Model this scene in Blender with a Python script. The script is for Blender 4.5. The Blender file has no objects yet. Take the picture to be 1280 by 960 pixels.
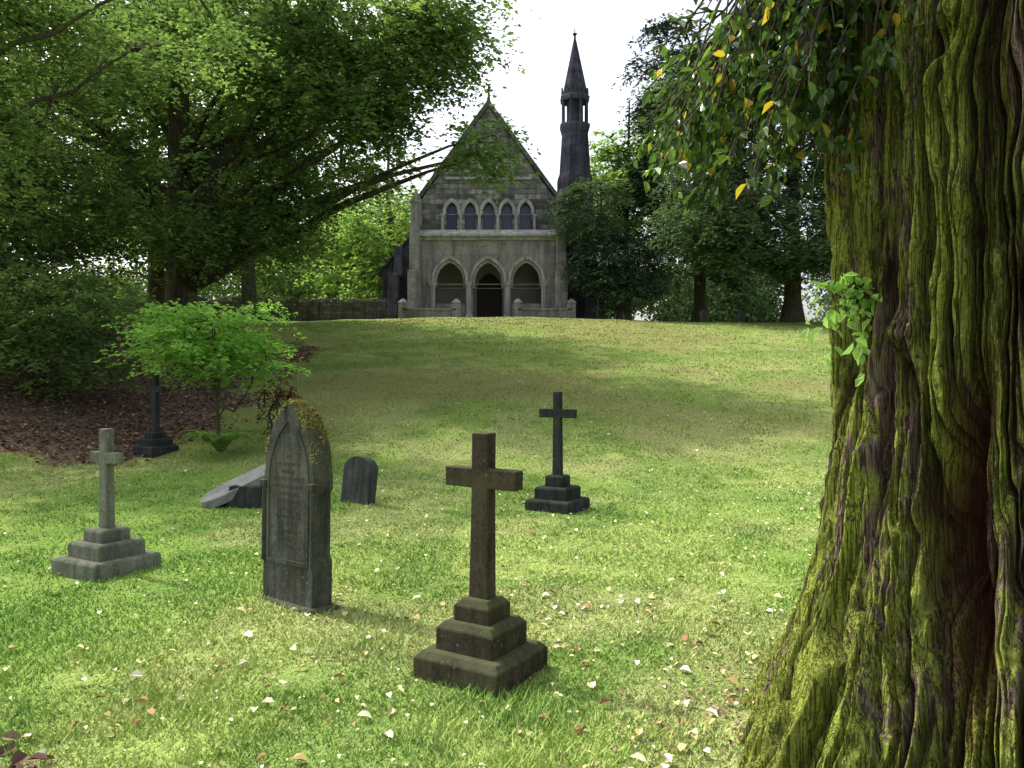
import bpy, bmesh, math, random
import numpy as np
from mathutils import Vector, Matrix
random.seed(7)
scene=bpy.context.scene
COL=scene.collection
EYE=1.6
# ------------------------------------------------------------ noise
def _h(i,j,k,s):
    n=(i.astype(np.int64)*374761393+j.astype(np.int64)*668265263+k.astype(np.int64)*1442695041+s*974634777)&0xFFFFFFFF
    n=((n^(n>>13))*1274126177)&0xFFFFFFFF
    n=((n^(n>>16))*2246822519)&0xFFFFFFFF
    return ((n^(n>>15))&0xFFFFFF)/float(0xFFFFFF)
def vn3(x,y,z,s=0):
    x=np.asarray(x,float);y=np.asarray(y,float);z=np.asarray(z,float)
    x,y,z=np.broadcast_arrays(x,y,z)
    i=np.floor(x);j=np.floor(y);k=np.floor(z)
    fx=x-i;fy=y-j;fz=z-k
    fx=fx*fx*fx*(fx*(fx*6-15)+10);fy=fy*fy*fy*(fy*(fy*6-15)+10);fz=fz*fz*fz*(fz*(fz*6-15)+10)
    def c(a,b,d): return _h(i+a,j+b,k+d,s)
    x00=c(0,0,0)*(1-fx)+c(1,0,0)*fx
    x10=c(0,1,0)*(1-fx)+c(1,1,0)*fx
    x01=c(0,0,1)*(1-fx)+c(1,0,1)*fx
    x11=c(0,1,1)*(1-fx)+c(1,1,1)*fx
    return (x00*(1-fy)+x10*fy)*(1-fz)+(x01*(1-fy)+x11*fy)*fz
def fbm(x,y,z=0.0,s=0,o=3):
    t=0;a=.5;f=1;n=0
    for q in range(o):
        t=t+a*vn3(np.asarray(x)*f,np.asarray(y)*f,np.asarray(z)*f,s+q*17);n+=a;a*=.5;f*=2.03
    return t/n
def sstep(a,b,v):
    t=np.clip((v-a)/(b-a),0,1);return t*t*(3-2*t)
# ------------------------------------------------------------ terrain
def hz(x,y):
    x=np.asarray(x,float);y=np.asarray(y,float)
    sp=lambda v,k:k*np.logaddexp(0,v/k)
    z=.152*(sp(y-11,1.3)-sp(y-40,1.0))
    z=z+.9*sstep(-6,-13,x)*sstep(9,16,y)*(1-sstep(30,38,y))
    z=z+.30*np.exp(-((x+.5)/9)**2)*sstep(18,33,y)*(1-.9*sstep(37,43,y))
    z=z+.10*(fbm(x*.25,y*.25,0,3)-.5)*sstep(4,9,y)*2+.05*(fbm(x*1.1,y*1.1,0,5)-.5)
    d2=(x-2.05)**2+(y-3.1)**2
    z=z+.12*np.exp(-d2/1.2)
    return z
def litter(x,y):
    n=fbm(x*.9,y*.9,0,11)
    a=sstep(-4.6,-6.2,x+(n-.5)*2.5+.10*(y-12))*sstep(11.4,13.0,y+(n-.5)*2)*(1-sstep(24,31,y))
    d=np.sqrt((x-1.75)**2+(y-2.9)**2)
    b=1-sstep(.5,1.9,d+(n-.5)*1.5)
    c=sstep(-1.3,-2.0,x+(n-.5)*.8)*(1-sstep(2.9,3.7,y+(n-.5)*.8))
    return np.clip(np.maximum(np.maximum(a,b*.62),c*.8),0,1)
def lawn(x,y):
    """natural colour variation of the sward: fresh grass, moss, straw and dry patches"""
    def mixc(f,a,b): return a*(1-f[...,None])+np.array(b)*f[...,None]
    a=sstep(.36,.62,fbm(x*.3,y*.3,0,101,4));b=sstep(.46,.62,fbm(x*1.2,y*1.2,0,102,4));d=sstep(.50,.66,fbm(x*.75,y*.75,0,103,4))
    e=sstep(.44,.60,fbm(x*.2,y*.2,0,104,4))*sstep(10,18,y)
    c=mixc(a,np.zeros(a.shape+(3,))+np.array((.19,.315,.062)),(.30,.39,.105))
    c=mixc(b*.6,c,(.125,.235,.05));c=mixc(d*.55,c,(.36,.375,.155))
    c=mixc(.22*sstep(10,18,y)+e*.5,c,(.27,.25,.10))
    return c
# ------------------------------------------------------------ mesh utils
def mk(name,V,F,mat=None,attrs=None,smooth=False,parent=None):
    V=np.asarray(V,dtype=np.float32);F=np.asarray(F,dtype=np.int32)
    me=bpy.data.meshes.new(name)
    me.vertices.add(len(V));me.vertices.foreach_set("co",V.ravel())
    k=F.shape[1];me.loops.add(F.size);me.loops.foreach_set("vertex_index",F.ravel())
    me.polygons.add(len(F));me.polygons.foreach_set("loop_start",np.arange(0,F.size,k,dtype=np.int32))
    if attrs:
        for n,a in attrs.items():
            a=np.asarray(a,dtype=np.float32)
            if a.ndim==2:
                at=me.attributes.new(n,'FLOAT_COLOR','POINT');at.data.foreach_set("color",np.concatenate([a,np.ones((len(a),1),np.float32)],1).ravel())
            else:
                at=me.attributes.new(n,'FLOAT','POINT');at.data.foreach_set("value",a)
    me.update(calc_edges=True)
    me.polygons.foreach_set("use_smooth",np.full(len(F),bool(smooth)))
    if mat: me.materials.append(mat)
    ob=bpy.data.objects.new(name,me);COL.objects.link(ob)
    if parent: ob.parent=parent
    return ob
def empty(name):
    e=bpy.data.objects.new(name,None);COL.objects.link(e);e.empty_display_size=.3;return e
class Acc:
    def __init__(s): s.V=[];s.F=[];s.n=0;s.A=[]
    def add(s,V,F,a=None):
        V=np.asarray(V,float);s.V.append(V);s.F.append(np.asarray(F)+s.n);s.n+=len(V)
        s.A.append(np.full(len(V),0.5) if a is None else np.broadcast_to(a,(len(V),)))
    def mk(s,name,mat,smooth=False,parent=None,attr=None):
        return mk(name,np.concatenate(s.V),np.concatenate(s.F),mat,{attr:np.concatenate(s.A)} if attr else None,smooth,parent)
def tube(P,R,n=6):
    P=np.asarray(P,float);R=np.asarray(R,float);m=len(P)
    T=np.gradient(P,axis=0);T/=np.linalg.norm(T,axis=1)[:,None]+1e-9
    up=np.array([0,0,1.]) if abs(T[0,2])<.8 else np.array([1.,0,0])
    A=np.cross(T,up);A/=np.linalg.norm(A,axis=1)[:,None]+1e-9
    B=np.cross(T,A)
    th=np.linspace(0,2*np.pi,n,endpoint=False)
    V=P[:,None,:]+R[:,None,None]*(np.cos(th)[None,:,None]*A[:,None,:]+np.sin(th)[None,:,None]*B[:,None,:])
    V=V.reshape(-1,3)
    i=np.arange(m-1)[:,None]*n;j=np.arange(n)[None,:];j2=(j+1)%n
    F=np.stack([i+j,i+j2,i+n+j2,i+n+j],-1).reshape(-1,4)
    return V,F
def norm(a): return a/(np.linalg.norm(a,axis=-1,keepdims=True)+1e-9)
def leafquads(P,D,N,L,W,rnd,fancy=False,fold=.25):
    D=norm(D);S=norm(np.cross(D,N));N=np.cross(S,D)
    L=np.asarray(L)[:,None];W=np.asarray(W)[:,None]
    n=len(P)
    if not fancy:
        V=np.stack([P,P+D*L*.45+S*W*.5+N*W*fold,P+D*L,P+D*L*.45-S*W*.5+N*W*fold],1).reshape(-1,3)
        F=np.arange(4*n).reshape(n,4)
        return V,F,np.repeat(rnd,4)
    V=np.stack([P,P+D*L*.22+S*W*.42+N*W*fold*.8,P+D*L*.62+S*W*.46+N*W*fold,P+D*L-N*L*.12,P+D*L*.62-S*W*.46+N*W*fold,P+D*L*.22-S*W*.42+N*W*fold*.8],1).reshape(-1,3)
    b=np.arange(n)[:,None]*6
    F=np.concatenate([b+np.array([[0,1,2,3]]),b+np.array([[0,3,4,5]])],0)
    return V,F,np.repeat(rnd,6)
# ------------------------------------------------------------ materials
def newmat(name):
    m=bpy.data.materials.new(name);m.use_nodes=True;nt=m.node_tree;nt.nodes.clear()
    out=nt.nodes.new('ShaderNodeOutputMaterial');return m,nt,out
class G:
    def __init__(s,nt): s.nt=nt
    def n(s,t,ins=None,**kw):
        nd=s.nt.nodes.new(t)
        for k,v in kw.items(): setattr(nd,k,v)
        if ins:
            for k,v in ins.items():
                if isinstance(v,bpy.types.NodeSocket): s.nt.links.new(v,nd.inputs[k])
                else: nd.inputs[k].default_value=v
        return nd
    def noise(s,vec,scale,detail=4,rough=.6,dist=0):
        return s.n('ShaderNodeTexNoise',{'Vector':vec,'Scale':scale,'Detail':detail,'Roughness':rough,'Distortion':dist}).outputs['Fac']
    def ramp(s,fac,stops,interp='LINEAR'):
        r=s.n('ShaderNodeValToRGB',{'Fac':fac});cr=r.color_ramp;cr.interpolation=interp
        while len(cr.elements)<len(stops): cr.elements.new(.5)
        for e,(p,c) in zip(cr.elements,stops):
            e.position=p;e.color=(c,c,c,1) if not isinstance(c,tuple) else (*c,1)
        return r.outputs['Color']
    def mix(s,fac,a,b,mode='MIX'):
        nd=s.nt.nodes.new('ShaderNodeMix');nd.data_type='RGBA';nd.blend_type=mode
        for idx,v in ((0,fac),(6,a),(7,b)):
            if isinstance(v,bpy.types.NodeSocket): s.nt.links.new(v,nd.inputs[idx])
            else: nd.inputs[idx].default_value=v if idx==0 else (*v,1)
        return nd.outputs[2]
    def math(s,op,a,b=0.0,clamp=False):
        nd=s.nt.nodes.new('ShaderNodeMath');nd.operation=op;nd.use_clamp=clamp
        for i,v in enumerate((a,b)):
            if isinstance(v,bpy.types.NodeSocket): s.nt.links.new(v,nd.inputs[i])
            else: nd.inputs[i].default_value=v
        return nd.outputs[0]
def stone(name,c1,c2,lichen=(.32,.34,.22),moss=(.07,.10,.025),mossamt=.5,lich=.4,scale=1.0,bump=.4,rough=.9,brick=None,stain=.6):
    m,nt,out=newmat(name);g=G(nt)
    co=g.n('ShaderNodeTexCoord').outputs['Object'];geo=g.n('ShaderNodeNewGeometry')
    n1=g.noise(co,6*scale,5,.65);n2=g.noise(co,45*scale,3,.7);n3=g.noise(co,2.2*scale,2,.6,.6)
    col=g.mix(g.ramp(n1,[(.3,0.),(.7,1.)]),c1,c2)
    col=g.mix(g.math('MULTIPLY',g.ramp(n2,[(.42,0.),(.7,1.)]),.5),col,tuple(v*.35 for v in c1))
    st=g.n('ShaderNodeMapping',{'Vector':co,'Scale':(9*scale,9*scale,.9*scale)}).outputs[0]
    sn=g.noise(st,1.5,3,.6)
    col=g.mix(g.math('MULTIPLY',g.ramp(sn,[(.42,0.),(.68,1.)]),stain),col,tuple(v*.3 for v in c1))
    if lich>0:
        lm=g.n('ShaderNodeTexVoronoi',{'Vector':co,'Scale':22*scale}).outputs['Distance']
        lm=g.math('ADD',lm,g.math('MULTIPLY',n1,.9))
        col=g.mix(g.math('MULTIPLY',g.ramp(lm,[(.45,1.),(.6,0.)]),lich),col,lichen)
    nz=g.n('ShaderNodeSeparateXYZ',{0:geo.outputs['Normal']}).outputs[2]
    mm=g.math('MULTIPLY',g.math('ADD',g.math('MULTIPLY',nz,.55,True),g.ramp(n3,[(.45,0.),(.75,.7)]),True),mossamt)
    col=g.mix(mm,col,moss)
    h=g.math('ADD',g.math('MULTIPLY',n1,.6),g.math('MULTIPLY',n2,.35))
    if brick:
        sx=g.n('ShaderNodeSeparateXYZ',{0:co})
        v=g.n('ShaderNodeCombineXYZ',{0:g.math('ADD',sx.outputs[0],sx.outputs[1]),1:sx.outputs[2]}).outputs[0]
        if brick[3]>0: v=g.n('ShaderNodeVectorMath',{0:v,1:g.n('ShaderNodeVectorMath',{0:g.n('ShaderNodeTexNoise',{'Vector':co,'Scale':1.5}).outputs['Color'],1:(brick[3],)*3},operation='MULTIPLY').outputs[0]},operation='ADD').outputs[0]
        bt=g.n('ShaderNodeTexBrick',{'Vector':v,'Color1':(.2,.2,.2,1),'Color2':(1,1,1,1),'Mortar':(.45,.45,.45,1),'Scale':1.0,'Mortar Size':brick[2],'Brick Width':brick[0],'Row Height':brick[1],'Mortar Smooth':.3,'Bias':0.0})
        bt.offset=.43
        col=g.mix(brick[4],col,bt.outputs['Color'],'MULTIPLY')
        h=g.math('SUBTRACT',g.math('ADD',g.math('MULTIPLY',n1,.5),g.math('MULTIPLY',g.n('ShaderNodeSeparateColor',{0:bt.outputs['Color']}).outputs[0],.8)),g.math('MULTIPLY',bt.outputs['Fac'],1.2))
    bp=g.n('ShaderNodeBump',{'Height':h,'Strength':bump,'Distance':.015/scale if not brick else .06})
    p=g.n('ShaderNodeBsdfDiffuse',{'Color':col,'Roughness':.6,'Normal':bp.outputs[0]})
    nt.links.new(p.outputs[0],out.inputs[0]);return m
def leafmat(name,stops,trans=.4,rough=None,spec=.35,tcol=1.4):
    m,nt,out=newmat(name);g=G(nt)
    a=g.n('ShaderNodeAttribute',attribute_name='rnd').outputs['Fac']
    col=g.ramp(a,stops)
    if rough:
        p=g.n('ShaderNodeBsdfPrincipled',{'Base Color':col,'Roughness':rough});p.inputs['Specular IOR Level'].default_value=spec
    else: p=g.n('ShaderNodeBsdfDiffuse',{'Color':col})
    if trans<=0: nt.links.new(p.outputs[0],out.inputs[0]);return m
    tc=g.mix(1.0,col,(tcol*1.1,tcol*1.15,tcol*.65),'MULTIPLY')
    t=g.n('ShaderNodeBsdfTranslucent',{'Color':tc})
    mx=g.n('ShaderNodeMixShader',{0:trans,1:p.outputs[0],2:t.outputs[0]})
    nt.links.new(mx.outputs[0],out.inputs[0]);return m
def barkmat(name,c1,c2,moss=(.08,.12,.03),ma=.4):
    m,nt,out=newmat(name);g=G(nt)
    co=g.n('ShaderNodeTexCoord').outputs['Object']
    mp=g.n('ShaderNodeMapping',{'Vector':co,'Scale':(7,7,1.2)}).outputs[0]
    n=g.noise(mp,2,5,.65,.3);n2=g.noise(co,1.2,2)
    col=g.mix(g.ramp(n,[(.35,0.),(.65,1.)]),c1,c2)
    col=g.mix(g.math('MULTIPLY',g.ramp(n2,[(.4,0.),(.65,1.)]),ma),col,moss)
    bp=g.n('ShaderNodeBump',{'Height':n,'Strength':.8,'Distance':.05})
    p=g.n('ShaderNodeBsdfDiffuse',{'Color':col,'Normal':bp.outputs[0]})
    nt.links.new(p.outputs[0],out.inputs[0]);return m
def plain(name,c,rough=.8,spec=.3):
    m,nt,out=newmat(name);g=G(nt)
    co=g.n('ShaderNodeTexCoord').outputs['Object'];n=g.noise(co,5,4)
    col=g.mix(n,tuple(v*.75 for v in c),tuple(v*1.25 for v in c))
    p=g.n('ShaderNodeBsdfPrincipled',{'Base Color':col,'Roughness':rough});p.inputs['Specular IOR Level'].default_value=spec
    nt.links.new(p.outputs[0],out.inputs[0]);return m

M_front=stone('weathered_sandstone',(.055,.042,.034),(.12,.10,.07),mossamt=.85,lich=.45,moss=(.11,.13,.06),bump=1.0,lichen=(.25,.27,.17))
M_leftc=stone('lichened_granite',(.15,.15,.125),(.30,.31,.24),lichen=(.38,.40,.28),mossamt=.5,lich=.5,moss=(.11,.13,.07),bump=.8)
M_dark=stone('dark_granite',(.033,.035,.042),(.08,.08,.085),lichen=(.22,.23,.19),mossamt=.35,lich=.35,bump=.8)
M_grey=stone('grey_headstone_stone',(.06,.064,.068),(.13,.135,.135),lichen=(.25,.26,.2),mossamt=.4,lich=.4,bump=.8)
M_head=stone('headstone_stone',(.055,.06,.06),(.14,.145,.125),lichen=(.26,.23,.11),mossamt=.85,moss=(.115,.12,.055),lich=.55,bump=1.0,stain=.75)
M_pale=stone('pale_slab_stone',(.26,.26,.26),(.44,.44,.42),mossamt=.2,lich=.4,stain=.45)
M_rubble=stone('coursed_rubble',(.25,.24,.235),(.60,.57,.53),mossamt=.05,lich=.0,scale=.25,bump=.9,brick=(.7,.27,.025,.10,.92),stain=.6)
M_ash=stone('ashlar_stone',(.31,.30,.295),(.47,.455,.43),mossamt=.05,lich=0,scale=.2,bump=.3,brick=(1.1,.42,.008,.0,.3),stain=.62)
M_trim=stone('dressed_trim_stone',(.40,.39,.38),(.56,.545,.51),mossamt=.05,lich=0,scale=.3,bump=.2,stain=.6)
M_cope=stone('coping_stone',(.10,.10,.11),(.18,.18,.18),mossamt=.1,lich=0,scale=.3,bump=.2,stain=.6)
M_drkst=stone('blackened_stone',(.085,.085,.115),(.165,.165,.20),mossamt=.03,lich=0,scale=.3,bump=.5,brick=(.6,.3,.012,.0,.4))
M_slate=stone('roof_slate',(.06,.062,.07),(.11,.11,.115),mossamt=.1,lich=0,scale=.3,bump=.6,brick=(.3,.2,.015,.0,.5))
M_wall=stone('dry_stone',(.12,.115,.11),(.25,.23,.21),mossamt=.5,lich=0,scale=.4,bump=.9,brick=(.5,.2,.03,.12,.6))
M_bark=barkmat('tree_bark',(.04,.035,.03),(.11,.09,.075))
M_door=plain('dark_door_wood',(.03,.018,.012),.6)
M_porch=plain('porch_plaster',(.27,.265,.26),.95)  # plain grey of the porch back wall and ceiling
M_glass,nt,out=newmat('lancet_glass');g=G(nt)
p=g.n('ShaderNodeBsdfPrincipled',{'Base Color':(.03,.04,.10,1),'Roughness':.3});nt.links.new(p.outputs[0],out.inputs[0])

L_beech=leafmat('beech_leaves',[(0,(.05,.088,.038)),(.5,(.12,.19,.066)),(1,(.245,.34,.125))],.45)
L_bright=leafmat('bright_leaves',[(0,(.08,.145,.045)),(.5,(.17,.265,.08)),(1,(.29,.39,.15))],.5)
L_lime=leafmat('lime_green_leaves',[(0,(.12,.24,.055)),(.5,(.21,.39,.09)),(1,(.35,.53,.17))],.45)
L_dark=leafmat('conifer_needles',[(0,(.028,.048,.034)),(.5,(.055,.09,.054)),(1,(.11,.16,.09))],0)
L_mid=leafmat('conifer_soft_needles',[(0,(.045,.078,.048)),(.5,(.10,.155,.08)),(1,(.19,.27,.13))],.2)
L_ivy=leafmat('ivy_leaves',[(0,(.025,.055,.015)),(.5,(.06,.12,.025)),(.92,(.12,.21,.04)),(.975,(.42,.30,.03)),(1,(.5,.36,.04))],.4,.3,.5)
L_red=leafmat('copper_leaves',[(0,(.07,.025,.02)),(1,(.17,.07,.045))],.35)
L_fall=leafmat('fallen_leaf_tissue',[(0,(.20,.11,.055)),(.35,(.40,.28,.13)),(.6,(.66,.58,.28)),(1,(.80,.77,.60))],0,None)
L_litter=leafmat('leaf_litter_tissue',[(0,(.05,.032,.024)),(.5,(.16,.10,.072)),(1,(.36,.25,.18))],0,None)

m_ground,nt,out=newmat('lawn_ground');g=G(nt)
pos=g.n('ShaderNodeNewGeometry').outputs['Position']
col=g.n('ShaderNodeAttribute',attribute_name='lawn').outputs['Color']
cn=g.noise(pos,7,3,.7)
col=g.mix(g.math('MULTIPLY',g.ramp(cn,[(.5,0.),(.72,1.)]),.5),col,(.37,.36,.155))
hn=g.noise(pos,26,3,.75)
col=g.mix(g.ramp(hn,[(.38,.62),(.58,0.)]),col,(.085,.11,.03))
lit=g.n('ShaderNodeAttribute',attribute_name='litter').outputs['Fac']
ls=g.n('ShaderNodeTexVoronoi',{'Vector':pos,'Scale':26.0})
lc=g.mix(g.n('ShaderNodeSeparateColor',{0:ls.outputs['Color']}).outputs[0],(.06,.042,.03),(.24,.165,.12))
lf=g.ramp(g.math('ADD',lit,g.math('MULTIPLY',g.math('SUBTRACT',cn,.5),.9)),[(.35,0.),(.75,1.)])
col=g.mix(lf,col,lc)
bp=g.n('ShaderNodeBump',{'Height':g.math('ADD',hn,cn),'Strength':.8,'Distance':.06})
p=g.n('ShaderNodeBsdfDiffuse',{'Color':col,'Normal':bp.outputs[0]})
nt.links.new(p.outputs[0],out.inputs[0])
m_grass,nt,out=newmat('grass_blades');g=G(nt)
p=g.n('ShaderNodeBsdfDiffuse',{'Color':g.n('ShaderNodeAttribute',attribute_name='blade').outputs['Color']});nt.links.new(p.outputs[0],out.inputs[0])

# ------------------------------------------------------------ ground
u=np.linspace(-1,1,560);xs=np.sign(u)*(22*abs(u)+900*abs(u)**9)
v=np.linspace(0,1,620);ys=-6+52*v+1500*v**14
ys=np.concatenate([[-300,-60,-20],ys])
X,Y=np.meshgrid(xs,ys);Z=hz(X,Y)
V=np.stack([X,Y,Z],-1).reshape(-1,3);nx=len(xs);ny=len(ys)
i=(np.arange(ny-1)[:,None]*nx+np.arange(nx-1)[None,:]).ravel()
F=np.stack([i,i+1,i+nx+1,i+nx],1)
mk('ground',V,F,m_ground,{'litter':litter(X,Y).ravel(),'lawn':lawn(X,Y).reshape(-1,3)},True)

rng=np.random.default_rng(5)
N=520000
r=2.0*np.exp(rng.random(N)*math.log(38/2.0));th=(rng.random(N)-.5)*math.radians(86)
gx=r*np.sin(th);gy=r*np.cos(th)
keep=(litter(gx,gy)+rng.random(N)*.6<.72)
clump=fbm(gx*2.6,gy*2.6,0,21,3)
keep&=(clump+rng.random(N)*.5>.53)
gx,gy,r,clump=gx[keep],gy[keep],r[keep],clump[keep];N=len(gx)
h=(.012+.03*rng.random(N)**1.7)*(.35+1.2*clump);h*=1+r*.012
tuft=sstep(.58,.70,fbm(gx*1.1,gy*1.1,0,33,3))*(1-sstep(3.2,5.5,gy));h*=1+1.1*tuft*rng.random(N)+.5*(1-sstep(2.6,3.8,gy))*rng.random(N)
w=.0020+.00072*r*(.7+.6*rng.random(N))
az=rng.random(N)*2*np.pi;ln=.3+1.0*rng.random(N);az2=rng.random(N)*2*np.pi
P=np.stack([gx,gy,hz(gx,gy)-.006],1)
S=np.stack([np.cos(az),np.sin(az),0*az],1)*w[:,None]
T=np.stack([np.cos(az2)*ln*h,np.sin(az2)*ln*h,h],1)
V=np.stack([P-S,P+S,P+T],1).reshape(-1,3)
rn=np.clip(rng.random(N)*.75+.25*(1-clump),0,1)
bc=lawn(gx,gy)*1.15
f=(np.clip((.5-rn)/.5,0,1)*.6)[:,None];bc=bc*(1-f)+np.array((.13,.26,.05))*f
f=(np.clip((rn-.55)/.45,0,1)*.6)[:,None];bc=bc*(1-f)+np.array((.52,.54,.23))*f
mk('grass',V,np.arange(3*N).reshape(N,3),m_grass,{'blade':np.repeat(bc,3,0)})

def scatter_leaves(name,gx,gy,size,mat,rn,lift=.02,tilt=.5):
    N=len(gx);P=np.stack([gx,gy,hz(gx,gy)+.010+lift*rng.random(N)],1)
    az=rng.random(N)*2*np.pi
    D=np.stack([np.cos(az),np.sin(az),(rng.random(N)-.4)*tilt],1)
    Nn=np.stack([rng.normal(0,tilt*.6,N),rng.normal(0,tilt*.6,N),np.ones(N)],1)
    V,F,a=leafquads(P,D,Nn,size,size*(.55+.25*rng.random(N)),rn,True,.3)
    mk(name,V,F,mat,{'rnd':a})
N=6000
r=2.4*np.exp(rng.random(N)*math.log(30/2.4));th=(rng.random(N)-.5)*math.radians(80)
gx=r*np.sin(th)+.0;gy=r*np.cos(th)
k=rng.random(N)<(.22+.78*sstep(-4,2,gx))*(.2+fbm(gx*.8,gy*.8,0,77)*1.1);gx,gy,r=gx[k],gy[k],r[k];N=len(gx)
scatter_leaves('fallen_leaves',gx,gy,(.022+.05*rng.random(N)**2.2),L_fall,np.where(rng.random(N)<.55+.3*sstep(3,8,r),.6+.4*rng.random(N),.62*rng.random(N)),.03,.6)
N=60000
gx=rng.uniform(-16,3.4,N);gy=rng.uniform(1.8,30,N)
k=(litter(gx,gy)>.25+.5*rng.random(N))&(~((gx>-.8)&(gy<5)));gx,gy=gx[k],gy[k];N=len(gx)
scatter_leaves('leaf_litter',gx,gy,.05+.05*rng.random(N),L_litter,rng.random(N),.03,.7)
N=14000
gx=rng.uniform(-.8,3.4,N);gy=rng.uniform(1.8,5.2,N)
k=(litter(gx,gy)>.08+.8*rng.random(N));gx,gy=gx[k],gy[k];N=len(gx)
scatter_leaves('yew_leaf_litter',gx,gy,.010+.025*rng.random(N)**1.5,L_litter,.45+.55*rng.random(N),.02,.5)

# ------------------------------------------------------------ trees
def make_tree(name,base,H,tr,lobes,leaf,mat,seed,leafsize,twigs=7,per=14,twl=.9,droop=.35,gap=.42,topfrac=.85,lean=(0,0),limbs=9,bark=None,flat=.45,trunkbow=.4):
    R=np.random.default_rng(seed);E=empty(name)
    bz=float(hz(base[0],base[1]))-.15
    n=14;t=np.linspace(0,1,n)
    TP=np.stack([base[0]+lean[0]*t+trunkbow*(fbm(t*2.5,seed,0,seed)-.5)*t*2,base[1]+lean[1]*t+trunkbow*(fbm(t*2.5,seed+9,0,seed)-.5)*t*2,bz+H*topfrac*t],1)
    TR=tr*(1-.85*t)+tr*.5*np.exp(-t*H/.5)
    B=Acc();V,F=tube(TP,TR,12);B.add(V,F)
    allP=[];lim=[]
    for lb in lobes:
        c=np.array(lb[:3]);rr=np.array(lb[3:6]);nc=lb[6]
        m=nc*4;d=norm(R.normal(size=(m,3)));rad=(R.random(m)**.42)
        sh=1+.35*(fbm(d[:,0]*1.7,d[:,1]*1.7,d[:,2]*1.7,seed+3)-.5)*2
        P=c+d*rr*rad[:,None]*sh[:,None]
        g=fbm(P[:,0]*.45,P[:,1]*.45,P[:,2]*.6,seed+5,3)
        P=P[g>gap][:nc]
        P=P[P[:,2]>hz(P[:,0],P[:,1])+.2]
        allP.append(P)
        nl=max(3,int(limbs*nc/sum(l[6] for l in lobes)))
        idx=R.choice(len(P),min(nl,len(P)),replace=False)
        for k in idx:
            T=P[k];hd=np.linalg.norm((T-TP[0])[:2]);zt=T[2]-hd*R.uniform(.3,.6)-.5
            fr=np.clip((zt-bz)/(H*topfrac),.12,.95)
            A=np.array([np.interp(fr,t,TP[:,q]) for q in range(3)])
            C=(A+T)/2+np.array([R.normal(0,.3),R.normal(0,.3),hd*.12+R.normal(0,.2)])
            s=np.linspace(0,1,9)[:,None]
            L=(1-s)**2*A+2*s*(1-s)*C+s*s*T
            L[1:-1]+=R.normal(0,.06,(7,3))
            r0=np.interp(fr,t,TR)*R.uniform(.3,.5)
            V,F=tube(L,np.linspace(r0,.018,9),6);B.add(V,F);lim.append(L)
    allP=np.concatenate(allP)
    LP=np.concatenate(lim+[TP[4:]])
    step=max(1,len(allP)//350)
    for P in allP[::step]:
        d=np.linalg.norm(LP-P,axis=1)+.3*np.maximum(0,LP[:,2]-P[2]);A=LP[d.argmin()]
        C=(A+P)/2+np.array([0,0,.12*np.linalg.norm(P-A)])
        s=np.linspace(0,1,5)[:,None];L=(1-s)**2*A+2*s*(1-s)*C+s*s*P
        V,F=tube(L,np.linspace(.03,.01,5)*(tr/.4)**.5,4);B.add(V,F)
    B.mk('trunk_and_limbs',bark or M_bark,True,E)
    nc=len(allP);ax=np.array([base[0],base[1],0])
    outw=norm((allP-ax)*np.array([1,1,0])+R.normal(0,.5,(nc,3))*np.array([1,1,0]))
    a=R.uniform(-2.2,2.2,(nc,twigs))
    ca,sa=np.cos(a),np.sin(a)
    ox,oy=outw[:,0:1],outw[:,1:2]
    D=np.stack([ox*ca-oy*sa,ox*sa+oy*ca,R.normal(0,flat*.5,(nc,twigs))],-1)
    Ln=twl*R.uniform(.5,1.15,(nc,twigs))
    s=R.random((nc,twigs,per))**.8
    st=allP[:,None,:]+R.normal(0,1,(nc,twigs,3))*np.array([.22,.22,.22*flat*2])*twl
    Q=st[:,:,None,:]+D[:,:,None,:]*(Ln[:,:,None]*s)[...,None]
    Q[...,2]-=droop*(s**2)*Ln[:,:,None]
    side=np.where(R.random((nc,twigs,per))<.5,-1.,1.)
    LD=D[:,:,None,:]*.7+np.stack([-D[:,:,None,1]*side,D[:,:,None,0]*side,R.normal(-.25,.3,side.shape)],-1)
    NN=np.stack([R.normal(0,.45,side.shape),R.normal(0,.45,side.shape),np.ones(side.shape)],-1)
    Q=Q.reshape(-1,3);LD=LD.reshape(-1,3);NN=NN.reshape(-1,3);m=len(Q)
    Q=Q+R.normal(0,.04*twl,(m,3))
    ls=leafsize*R.uniform(.7,1.3,m)
    rc=np.repeat(R.random(nc),twigs*per)
    rn=np.clip(.15+.5*rc+.45*(R.random(m)-.3),0,1)
    V,F,at=leafquads(Q,LD,NN,ls,ls*leaf,rn)
    mk('crown_leaves',V,F,mat,{'rnd':at},False,E)
    return E

make_tree('beech_tree',(-9.9,24),17,.5,[(-10.5,23.5,11.5,6.5,5.0,4.8,400),(-5.3,21.5,9.6,3.2,3.2,3.2,220),(-2.2,21,11.0,1.6,2,2.2,100),(-8.5,21,6.2,3.5,3,1.6,100),(-3.2,20.5,8.3,1.3,1.2,.9,45),(-1.0,20.5,7.6,.6,.6,.8,14)],.62,L_beech,11,.15,8,13,1.1,.55,.47,limbs=30)
make_tree('beech_tree',(-14.2,19.5),13,.38,[(-13.2,19,8.5,4.5,4.2,4,220),(-11.8,18,4.6,2.8,2.5,2.2,140)],.62,L_beech,12,.15,8,13,1.0,.45,.45,limbs=18)
make_tree('beech_tree',(-11.5,13.2),10,.25,[(-7.4,13.4,7.8,2.4,2.0,1.1,90),(-9.5,13.5,6.0,1.8,2,2.0,70)],.62,L_beech,13,.105,8,13,.9,.4,.46,limbs=14,lean=(1.0,0))
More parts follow.
